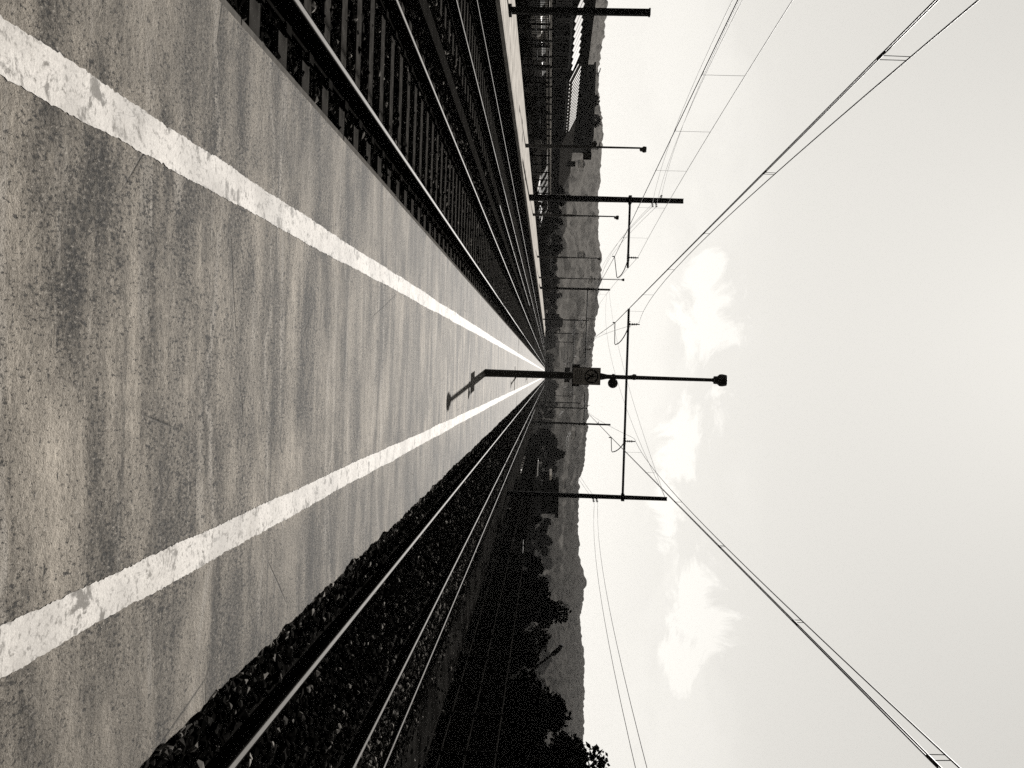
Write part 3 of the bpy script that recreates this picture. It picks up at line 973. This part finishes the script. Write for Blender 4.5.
def tree(name, x, y, z0, h, w, label, group, mat, leaves=2200, leaf=0.14, trunk_h=0.35, cat='tree', seed=0):
    rr = random.Random(seed + int(x * 10) * 31 + int(y * 10))
    t = empty(name, (x, y, z0)); tag(t, label, cat, group)
    tk = MB()
    tk.tube([(0, 0, -0.1), (rr.uniform(-0.05, 0.05) * w, 0, h * 0.3), (rr.uniform(-0.1, 0.1) * w, rr.uniform(-0.1, 0.1) * w, h * 0.75)], 0.035 * h * 0.6 + 0.03, 7, 0.02)
    cl = []
    k = 0
    while k < 15:
        a = rr.uniform(0, 6.28); q = rr.uniform(0.0, 0.40) * w; hh = rr.uniform(trunk_h * 0.8, 0.86)
        q *= 1.25 - abs(hh - 0.5)
        r = rr.uniform(0.12, 0.23) * min(w, h) * (1.1 - 0.45 * hh)
        c = (q * math.cos(a), q * math.sin(a), hh * h, r)
        cl.append(c); k += 1
        if k % 2 == 0:
            tk.tube([(0, 0, h * rr.uniform(0.2, 0.4)), (c[0] * 0.5, c[1] * 0.5, c[2] * 0.75), c[:3]], 0.012 * h + 0.01, 5, 0.008)
    cl.append((rr.uniform(-0.1, 0.1) * w, 0, h * 0.90, 0.12 * min(w, h)))
    tk.build('trunk', M_BARK, t)
    crown_mesh('crown', cl, leaves, leaf, mat, t)
    return t


RG = 'bushes and small trees behind the right fence'
right_spots = [  # x, y, height, width, words
    (10.2, 24.0, 4.9, 3.4, 'tallest dark tree behind the right fence, nearest the viewer'),
    (9.6, 21.0, 3.2, 2.8, 'dark bush low in front of the tallest right tree'),
    (10.6, 27.5, 3.9, 3.0, 'dark bushy tree just beyond the tallest right tree'),
    (11.3, 30.5, 3.4, 2.8, 'dark bush behind the foot of the leaning pole'),
    (10.8, 34.5, 2.9, 3.0, 'low dark bush in the dip before the ragged pair'),
    (10.7, 41.5, 4.2, 3.0, 'ragged dark tree bulging above the right fence line'),
    (11.8, 46.0, 3.8, 3.2, 'second ragged dark tree right behind the bulging one'),
    (10.8, 52.0, 3.0, 3.2, 'low dark bush in the middle of the right row'),
    (14.0, 38.0, 3.3, 3.4, 'set back dark bush behind the ragged right trees'),
    (14.0, 28.0, 3.8, 3.6, 'set back dark tree behind the leaning pole'),
    (13.5, 58.0, 3.3, 3.4, 'dark bush short of the parked cars'),
    (9.0, 58.0, 2.2, 2.4, 'small bush near the fence short of the parked cars'),
    (10.4, 125.0, 5.4, 5.0, 'dark rounded tree right beside the second right mast'),
    (13.0, 140.0, 5.0, 6.0, 'wide dark tree beyond the second right mast'),
    (16.5, 105.0, 3.6, 5.0, 'dark bush beyond the parked cars on the right'),
    (21.0, 112.0, 3.9, 6.0, 'wide dark bush far right of the parked cars'),
]
for i, (x, y, h_, w_, lab) in enumerate(right_spots):
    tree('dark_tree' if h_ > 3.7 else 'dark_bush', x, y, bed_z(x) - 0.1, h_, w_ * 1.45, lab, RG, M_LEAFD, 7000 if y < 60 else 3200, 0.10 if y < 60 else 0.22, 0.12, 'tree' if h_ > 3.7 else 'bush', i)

LG = 'bushes beyond the far side platform'
left_spots = [
    (-18.4, 100, 3.3, 5.0, 'dark bush behind the tall left mast'),
    (-17.8, 110, 3.1, 5.0, 'low dark bush just past the tall left mast'),
    (-16.6, 120, 3.4, 5.0, 'dark rounded bush in the middle of the left row'),
    (-15.0, 140, 3.0, 6.0, 'lowest dark bush of the left row'),
    (-13.6, 160, 3.9, 6.0, 'dark round bush near the second left mast'),
    (-11.6, 195, 4.7, 7.0, 'dark round bush far down the left row'),
    (-12.2, 240, 4.6, 8.0, 'farthest dark bush of the left row'),
    (-10.8, 300, 4.4, 9.0, 'distant dark bush near the vanishing point on the left'),
    (9.0, 200, 3.4, 7.0, 'distant dark bush right of the vanishing point'),
    (9.5, 300, 4.4, 9.0, 'distant dark bush near the vanishing point on the right'),
    (-2.0, 330, 3.2, 9.0, 'distant low bush straight at the vanishing point'),
]
for i, (x, y, h_, w_, lab) in enumerate(left_spots):
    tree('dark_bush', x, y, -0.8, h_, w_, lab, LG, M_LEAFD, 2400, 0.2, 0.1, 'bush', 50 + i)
TG = 'tall trees behind the left buildings'
for i, (x, y, h_, w_, lab) in enumerate([
    (-38.5, 118, 6.8, 7.0, 'broad dark tree behind the ribbed shelter roof, leftmost of three'),
    (-36.0, 122, 7.6, 7.0, 'tall dark tree between two others behind the shelter'),
    (-33.5, 120, 7.9, 6.5, 'tallest dark tree behind the shelter, rightmost of three'),
    (-31.0, 122, 6.0, 6.0, 'smaller dark tree right of the tall three behind the shelter')]):
    tree('dark_tree', x, y, -0.8, h_, w_, lab, TG, M_LEAFD, 5200, 0.2, 0.12, 'tree', 80 + i)

wm = []
for k in range(220):
    X = R.uniform(-95, 120)
    wm.append((X, R.uniform(-42, -20), R.uniform(0.3, 5.0) * (0.75 + 0.25 * math.sin(X * 0.21)), R.uniform(1.1, 2.2)))
wo = empty('far_wood', (0, 345, -1.2)); tag(wo, 'far dark wood along the foot of the hill', 'wood', kind='stuff')
fo_ = crown_mesh('foliage', wm, 26000, 0.45, M_LEAFD, wo); tag(fo_, kind='stuff')

# ------------------------------------------------------------------ fences
def fence(name, x, y0, y1, zfun, levels, step, label, bars=0.0, hang=0.05):
    t = empty(name, (x, y0, zfun)); tag(t, label, 'fence')
    L = y1 - y0
    for zl in levels:
        r = MB(); r.tube([(0, 0, zl), (0, L, zl)], 0.024, 6); r.build('rail', M_FENCE, t)
    p = MB(); top = max(levels)
    p.box((0, 0, top / 2 - 0.05), (0.06, 0.06, top + 0.1 + hang * 2)); first = p.build('post', M_FENCE, t)
    k = 1
    while k * step <= L and k < 100:
        c = first.copy(); COL.objects.link(c); c.parent = t; c.location = (0, k * step, 0); k += 1
    if bars:
        b = MB(); y = bars
        while y < L:
            b.box((0, y, (levels[0] + top) / 2), (0.014, 0.02, top - levels[0])); y += bars
        tag(b.build('bars', M_FENCE, t), kind='stuff')
    return t


fence('steel_fence', 7.5, 12.0, 96.0, -0.62, [0.10, 0.60, 1.19], 2.0, 'low steel fence with thin bars along the right path', 0.14)
fence('steel_fence', -11.35, 16.0, 130.0, -0.75, [0.15, 1.0, 1.75], 2.0, 'dark steel fence along the back of the far side platform', 0.16)
gr = empty('guard_rail', (-21.2, 44, -0.85)); tag(gr, 'pale guard rail of two boards behind the bicycle shelters', 'guard rail')
for z in (1.36, 1.62):
    k = 0
    m = MB(); m.box((0, 40, z), (0.05, 80, 0.13)); m.build('board', M_WALLP, gr)
p = MB(); p.box((-0.06, 0.5, 0.85), (0.08, 0.12, 1.72)); pfirst = p.build('post', M_POST, gr)
for k in range(1, 32):
    c = pfirst.copy(); COL.objects.link(c); c.parent = gr; c.location = (0, k * 2.5, 0)

hm = []
for k in range(80):
    hm.append((R.uniform(-0.25, 0.25), R.uniform(-60, 70), R.uniform(0.15, 0.7), R.uniform(0.35, 0.6)))
he = empty('hedge', (-11.9, 78, -0.75)); tag(he, 'low dark hedge behind the fence of the far side platform', 'hedge')
crown_mesh('foliage', hm, 9000, 0.11, M_LEAFD, he)

# leaning pole
lp = empty('leaning_lamp', (11.6, 29.5, -1.5)); tag(lp, 'thin leaning pole with a small lamp head among the right bushes', 'lamp post')
m = MB(); m.tube([(0, 0, -0.2), (-1.3, -0.5, 1.6), (-3.0, -1.2, 3.30)], 0.06, 8, 0.035); m.build('pole', M_POST, lp)
m = MB(); m.tube([(-2.95, -1.18, 3.26), (-3.15, -1.25, 3.46), (-3.30, -1.3, 3.54)], 0.08, 8, 0.06); m.build('lamp_head', M_POST, lp)

# ------------------------------------------------------------------ cars
def car(name, x, y, z, rz, paint, label, group, van=False):
    t = empty(name, (x, y, z), rz); tag(t, label, 'van' if van else 'car', group)
    hw = 0.86
    def loft(secs, mat, nm, par):
        """secs: (x, halfwidth_low, z_low, halfwidth_high, z_high)"""
        mb = MB(); vs = []
        for X, wl, zl, wh, zh in secs:
            vs += [(X, -wl, zl), (X, wl, zl), (X, wh, zh), (X, -wh, zh)]
        fs = []
        for i in range(len(secs) - 1):
            a = i * 4; b = a + 4
            for k in range(4):
                k2 = (k + 1) % 4
                fs.append((a + k, a + k2, b + k2, b + k))
        fs += [(0, 1, 2, 3), tuple(len(vs) - 4 + k for k in (3, 2, 1, 0))]
        mb.add(vs, fs)
        o = mb.build(nm, mat, par)
        bv = o.modifiers.new('bevel', 'BEVEL'); bv.width = 0.04; bv.segments = 2
        return o
    if van:
        loft([(-2.3, .84, .32, .84, 1.0), (-2.2, .9, .26, .9, 1.02), (1.6, .9, .26, .9, 1.05), (2.25, .84, .3, .8, .95), (2.35, .78, .34, .74, .8)], paint, 'body', t)
        loft([(-2.25, .88, 1.0, .80, 1.95), (0.9, .88, 1.0, .80, 2.0), (1.75, .86, 1.0, .76, 1.08)], paint, 'cabin', t)
        wz = [(0.15, 0.85, 1.12, 1.75)]
        m = MB(); m.add([(1.0, -.72, 1.90), (1.0, .72, 1.90), (1.74, .78, 1.12), (1.74, -.78, 1.12)], [(0, 1, 2, 3)]); m.build('windscreen', M_GLASS, t)
    else:
        loft([(-2.1, .72, .36, .72, .78), (-2.02, .84, .24, .84, .9), (-1.2, .87, .2, .86, .95), (0.9, .87, .2, .86, .93), (1.7, .84, .24, .80, .80), (2.05, .74, .32, .70, .66)], paint, 'body', t)
        loft([(-1.85, .80, .9, .62, 1.0), (-1.3, .82, .9, .60, 1.43), (0.1, .82, .9, .60, 1.45), (1.05, .80, .88, .68, .95)], paint, 'cabin', t)
        m = MB(); m.add([(0.16, -.58, 1.425), (0.16, .58, 1.425), (1.02, .68, .975), (1.02, -.68, .975)], [(0, 1, 2, 3)]); m.build('windscreen', M_GLASS, t)
        m = MB(); m.add([(-1.36, -.57, 1.405), (-1.36, .57, 1.405), (-1.84, .62, 1.03), (-1.84, -.62, 1.03)], [(3, 2, 1, 0)]); m.build('rear_window', M_GLASS, t)
    for s in (-1, 1):
        m = MB()
        if van:
            m.add([(0.2, s * .898, 1.1), (1.35, s * .895, 1.1), (0.85, s * .825, 1.85), (0.2, s * .825, 1.85)], [(0, 1, 2, 3)])
        else:
            m.add([(-1.25, s * .825, .97), (0.75, s * .825, .97), (0.08, s * .645, 1.38), (-1.1, s * .645, 1.38)], [(0, 1, 2, 3)])
        m.build('side_window', M_GLASS, t)
        m = MB(); m.box((2.03 if not van else 2.31, s * .55, .62 if not van else .78), (0.08, 0.24, 0.12)); m.build('headlight', M_LAMPG, t)
        for X in (-1.3, 1.32):
            wl = MB(); wl.tube([(X, s * .70, .31), (X, s * .88, .31)], .31, 14); wo = wl.build('wheel', M_TYRE, t)
            rm = MB(); rm.tube([(X, s * .86, .31), (X, s * .89, .31)], .19, 10); rm.build('rim', M_RIM, wo)
    return t


CG = 'cars parked right of the tracks'
car('parked_car', 10.4, 63, -1.6, math.pi / 2, M_CARG, 'grey parked car nearest behind the right fence', CG)
car('parked_car', 12.6, 68, -1.6, math.pi / 2, M_CARB, 'black parked car near the dark hut on the right', CG)
car('parked_car', 9.3, 84, -1.6, -math.pi / 2, M_CARW, 'white parked car just beyond the dark hut on the right', CG)
car('parked_van', 9.5, 93, -1.5, -math.pi / 2, M_CARW, 'white parked van farthest along the right fence', CG, True)
car('parked_car', 12.8, 84, -1.6, math.pi / 2, M_CARG, 'grey parked car set back beyond the dark hut on the right', CG)
CL = 'cars parked behind the left fence'
words = ['nearest the viewer', 'second from the viewer', 'third from the viewer', 'fourth from the viewer', 'fifth from the viewer', 'sixth from the viewer', 'seventh from the viewer', 'eighth from the viewer', 'ninth from the viewer', 'tenth from the viewer', 'eleventh from the viewer', 'twelfth from the viewer']
k = 0
for i, y in enumerate([50, 54.2, 58.6, 63, 67.6, 72, 78, 81, 84, 88, 92, 97]):
    pm, cw = [(M_CARG, 'grey'), (M_CARW, 'white'), (M_CARB, 'black'), (M_CARW, 'white'), (M_CARG, 'grey')][i % 5]
    X = -24.4 if i < 6 else -17.5
    car('parked_car', X, y, -0.85, math.pi / 2 + R.uniform(-0.03, 0.03) if i < 6 else 0.0, pm, '%s parked car in the row behind the left fence, %s' % (cw, words[i]), CL)

# ------------------------------------------------------------------ buildings on the left
def shelter(x0, x1, y0, y1, zl, zh, label, pitch=0.9, slats=False):
    t = empty('bicycle_shelter', (x0, y0, -0.85)); tag(t, label, 'shelter', 'ribbed shelters behind the left fence')
    W_, L_ = x1 - x0, y1 - y0
    zl += 0.85; zh += 0.85
    # ribbed sheet: x1 is the low eave (towards the tracks), x0 the high one
    prof = []
    y = 0.0
    while y < L_:
        for dy, dz in ((0.0, 0.0), (0.42, 0.0), (0.45, 0.16), (0.70, 0.16), (0.73, 0.0)):
            prof.append((y + dy * pitch / 0.9, dz))
        y += pitch
    prof = [(min(a, L_), b) for a, b in prof] + [(L_, 0.0)]
    vs = []
    for a, d in prof:
        vs += [(0, a, zh + d), (W_, a, zl + d), (0, a, zh + d - 0.03), (W_, a, zl + d - 0.03)]
    fs = []
    for i in range(len(prof) - 1):
        a = 4 * i; b = a + 4
        fs += [(a, a + 1, b + 1, b), (a + 2, b + 2, b + 3, a + 3), (a + 1, a + 3, b + 3, b + 1), (a, b, b + 2, a + 2)]
    m = MB()
    if slats:                                             # open roof of separate light blades
        y = 0.0
        while y < L_:
            m.add([(0, y, zh), (W_, y, zl), (W_, y + 0.24, zl + 0.08), (0, y + 0.24, zh + 0.08), (0, y, zh - 0.03), (W_, y, zl - 0.03), (W_, y + 0.24, zl + 0.05), (0, y + 0.24, zh + 0.05)],
                  [(0, 1, 2, 3), (7, 6, 5, 4), (0, 4, 5, 1), (1, 5, 6, 2), (2, 6, 7, 3), (3, 7, 4, 0)])
            y += 1.0
    else:
        m.add(vs, fs)
    m.build('ribbed_roof', M_ROOF, t)
    n = int(L_ // 3.0)
    for k in range(n + 1):
        for xx, zz in ((0.15, zh), (W_ - 0.2, zl)):
            p = MB(); p.box((xx, 0.15 + k * (L_ - 0.3) / n, zz / 2 - 0.05), (0.09, 0.09, zz - 0.1)); p.build('post', M_POST, t)
    b = MB(); b.box((W_ - 0.2, L_ / 2, zl - 0.12), (0.06, L_ - 0.2, 0.12)); b.box((W_ - 0.2, L_ / 2, 1.0), (0.05, L_ - 0.4, 0.05)); b.build('beam', M_POST, t)
    return t


shelter(-17.95, -17.0, 43.5, 52.0, 2.04, 2.42, 'bicycle shelter with open slatted roof, nearest behind the left fence', slats=True)
shelter(-18.0, -17.0, 53.5, 65.0, 2.0, 2.48, 'bicycle shelter with closed ribbed roof, farther along the left fence', 0.75)


def block(name, x0, x1, y0, y1, top, wall, roofm, label, cat, floors=1, gable=False, z0=-0.9):
    t = empty(name, ((x0 + x1) / 2, (y0 + y1) / 2, z0)); tag(t, label, cat)
    a, b_ = (x1 - x0) / 2, (y1 - y0) / 2
    h_ = top - z0
    wh = h_ * (0.66 if gable else 1.0) - (0 if gable else 0.25)
    w = MB(); w.box((0, 0, wh / 2), (2 * a, 2 * b_, wh)); w.build('wall', wall, t)
    r = MB()
    if gable:
        r.prism([(-a - 0.4, wh - 0.05), (a + 0.4, wh - 0.05), (0, h_)], -b_ - 0.4, b_ + 0.4)
    else:
        r.box((0, 0, wh + 0.125), (2 * a + 0.5, 2 * b_ + 0.5, 0.25))
    ro = r.build('roof', roofm, t)
    if gable:
        c = MB(); c.box((a * 0.35, b_ * 0.3, h_ - 0.1), (0.5, 0.5, 1.0)); c.build('chimney', M_WALLD, ro)
    fh = wh / floors
    for fl in range(floors):
        nw = max(2, int(2 * b_ / 3.2))
        for k in range(nw):
            y = -b_ + (k + 0.5) * 2 * b_ / nw
            z = fl * fh + fh * 0.55
            sx = 1 if (x0 + x1) < 0 else -1
            f = MB()
            for dy, dz, sy, sz in ((0, 0.55, 1.24, 0.07), (0, -0.55, 1.3, 0.07), (-0.6, 0, 0.07, 1.03), (0.6, 0, 0.07, 1.03), (0, 0, 0.05, 1.03)):
                f.box((sx * (a + 0.02), y + dy, z + dz), (0.08, sy, sz))
            fo = f.build('window', M_POST if wall is M_WALLD else M_WALLP, t)
            p = MB(); p.box((sx * (a + 0.006), y, z), (0.02, 1.15, 1.03)); p.build('pane', M_GLASS, fo)
        nx = max(2, int(2 * a / 3.2))
        for k in range(nx):
            xx = -a + (k + 0.5) * 2 * a / nx
            z = fl * fh + fh * 0.55
            f = MB()
            for dx, dz, sx2, sz in ((0, 0.55, 1.24, 0.07), (0, -0.55, 1.3, 0.07), (-0.6, 0, 0.07, 1.03), (0.6, 0, 0.07, 1.03), (0, 0, 0.05, 1.03)):
                f.box((xx + dx, -b_ - 0.02, z + dz), (sx2, 0.08, sz))
            fo = f.build('window', M_POST if wall is M_WALLD else M_WALLP, t)
            p = MB(); p.box((xx, -b_ - 0.006, z), (1.15, 0.02, 1.03)); p.build('pane', M_GLASS, fo)
    return t


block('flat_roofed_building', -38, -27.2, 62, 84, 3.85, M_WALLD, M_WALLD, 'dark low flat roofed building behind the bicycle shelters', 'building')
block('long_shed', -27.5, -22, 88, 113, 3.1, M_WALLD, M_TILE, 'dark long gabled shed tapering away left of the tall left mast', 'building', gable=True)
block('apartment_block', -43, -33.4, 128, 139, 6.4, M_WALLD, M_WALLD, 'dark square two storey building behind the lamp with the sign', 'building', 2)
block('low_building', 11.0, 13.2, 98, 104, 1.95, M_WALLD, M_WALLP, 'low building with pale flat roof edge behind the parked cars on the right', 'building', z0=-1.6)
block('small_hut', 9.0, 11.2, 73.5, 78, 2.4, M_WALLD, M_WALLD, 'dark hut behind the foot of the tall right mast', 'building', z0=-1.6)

# square pillar at the near end of the far platform
sqp = empty('square_post', (-9.62, 24.5, 0.0)); tag(sqp, 'thick dark square post close at the left edge of the view', 'post')
m = MB(); m.box((0, 0, 1.85), (0.15, 0.15, 3.70)); m.build('shaft', M_MAST, sqp)
m = MB(); m.box((0, 0, 0.04), (0.26, 0.26, 0.08)); m.build('base_plate', M_MAST, sqp)
m = MB(); m.box((0, 0, 3.72), (0.18, 0.18, 0.045)); m.build('cap', M_MAST, sqp)

# ------------------------------------------------------------------ hills
rid_r = [-620, -480, -362, -330, -299, -244, -174, -99, -34, 6, 46, 96, 106, 126, 186, 206, 226, 246, 266, 326, 366, 480, 620]
rid_u = [46, 46, 42.6, 41, 36.6, 42, 40.5, 46, 41, 36, 36, 33, 29, 31, 34, 38.5, 38, 36, 39.4, 43, 43.5, 46, 48]


def lattice_noise(seed, n=256):
    r = np.random.default_rng(seed); return r.uniform(-1, 1, (n, n))
LN = [lattice_noise(s) for s in (1, 2, 3)]
def vnoise(x, y, k):
    n = 256
    xi = np.floor(x).astype(int); yi = np.floor(y).astype(int)
    fx = x - xi; fy = y - yi
    fx = fx * fx * (3 - 2 * fx); fy = fy * fy * (3 - 2 * fy)
    L = LN[k]
    a = L[xi % n, yi % n]; b = L[(xi + 1) % n, yi % n]; c = L[xi % n, (yi + 1) % n]; d = L[(xi + 1) % n, (yi + 1) % n]
    return (a * (1 - fx) + b * fx) * (1 - fy) + (c * (1 - fx) + d * fx) * fy


sN = 1100; yN = 90
sv = np.linspace(-0.68, 0.68, sN)
yv = np.concatenate([np.linspace(330, 800, yN - 20), np.linspace(806, 1250, 20)])
SS, YY = np.meshgrid(sv, yv)
XX = SS * YY
U = np.interp(SS * 919, rid_r, rid_u)
ramp = np.clip((YY - 330) / 430, 0, 1)
ramp = np.where(YY < 760, ramp ** 0.85, 1 - np.clip((YY - 800) / 450, 0, 1) * 0.5)
Z = -1.5 + (U / 919 * 770 + 2.9) * ramp
fade = np.clip((YY - 330) / 60, 0, 1)
Z += (vnoise(XX / 60 + 40, YY / 60 + 9, 0) * 2.2 * ramp + np.abs(vnoise(XX / 11 + 7, YY / 14, 1)) * 2.6 + np.abs(vnoise(XX / 4.2, YY / 6, 2)) * 2.2) * fade - 1.6 * fade
Vh = np.stack([XX.ravel(), YY.ravel(), Z.ravel()], 1)
ny = len(yv)
ii, jj = np.meshgrid(np.arange(sN - 1), np.arange(ny - 1))
a0 = (jj * sN + ii).ravel()
Fh = np.stack([a0, a0 + 1, a0 + sN + 1, a0 + sN], 1)
hill = np_mesh('hills', Vh, Fh, M_HILL, smooth=False); tag(hill, 'long wooded hill along the horizon', 'hill', kind='structure')


def hill_z(x, y):
    s = x / y
    u = float(np.interp(s * 919, rid_r, rid_u))
    rp = max(0.0, min(1.0, (y - 330) / 430)) ** 0.85
    return -1.5 + (u / 919 * 770 + 2.9) * rp


HG = 'small houses on the hillside'
hs = [(-210, 470, 'small pale house low on the hill, behind the tall left mast'), (-176, 520, 'small pale house on the slope between two left lamps'), (-120, 480, 'pale house on the hill above the left bushes'),
      (-95, 560, 'pale house high on the hill left of the centre lamp'), (60, 520, 'pale house on the hill just right of the centre lamp'), (110, 460, 'pale house low on the hill left of the tall right mast'),
      (150, 540, 'pale house on the hill right of the tall right mast'), (252, 500, 'lone pale house on the hill far right'), (-160, 600, 'pale house highest on the left slope'), (-40, 520, 'pale house on the hill near the vanishing point')]
for r_, y, lab in hs:
    x = r_ / 919 * y
    t = empty('hillside_house', (x, y, hill_z(x, y) - 0.6), R.uniform(-0.5, 0.5)); tag(t, lab, 'house', HG)
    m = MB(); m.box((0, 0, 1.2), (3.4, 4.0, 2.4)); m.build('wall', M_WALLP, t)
    m = MB(); m.prism([(-1.9, 2.38), (1.9, 2.38), (0, 3.5)], -2.3, 2.3); m.build('roof', M_TILE, t)
    for dx in (-0.8, 0.8):
        m = MB(); m.box((dx, -2.005, 1.3), (0.6, 0.04, 0.8)); m.build('window', M_GLASS, t)

# street lamps far left, seen against the sky
for x, y, h_, lab in [(-36.5, 112, 7.0, 'thin street lamp standing left of the tall dark trees'), (-24, 98, 6.6, 'thin street lamp with tilted head beside the far platform lamp')]:
    t = empty('street_lamp', (x, y, -0.9)); tag(t, lab, 'street lamp', 'street lamps beyond the left fence')
    m = MB(); m.tube([(0, 0, 0), (0, 0, h_ * 0.6), (0, 0, h_)], 0.07, 8, 0.045); m.build('pole', M_POST, t)
    m = MB(); m.tube([(0, 0, h_), (-0.35, 0, h_ + 0.15), (-0.7, 0, h_ + 0.22)], 0.08, 6, 0.06); m.build('lamp_head', M_POST, t)

# ------------------------------------------------------------------ air
hz = NT('haze_air')
hz.t.nodes.remove(hz.b)
pv = hz.t.nodes.new('ShaderNodeVolumePrincipled')
pv.inputs['Color'].default_value = (0.95, 0.93, 0.90, 1)
pv.inputs['Density'].default_value = 0.00011
pv.inputs['Anisotropy'].default_value = 0.0
hz.t.links.new(pv.outputs[0], hz.t.nodes['Material Output'].inputs['Volume'])
m = MB(); m.box((0, 1650, 37), (5600, 3780, 84))
ho = m.build('haze', hz.m); tag(ho, 'thin pale haze in the air over the station', 'haze', kind='stuff')
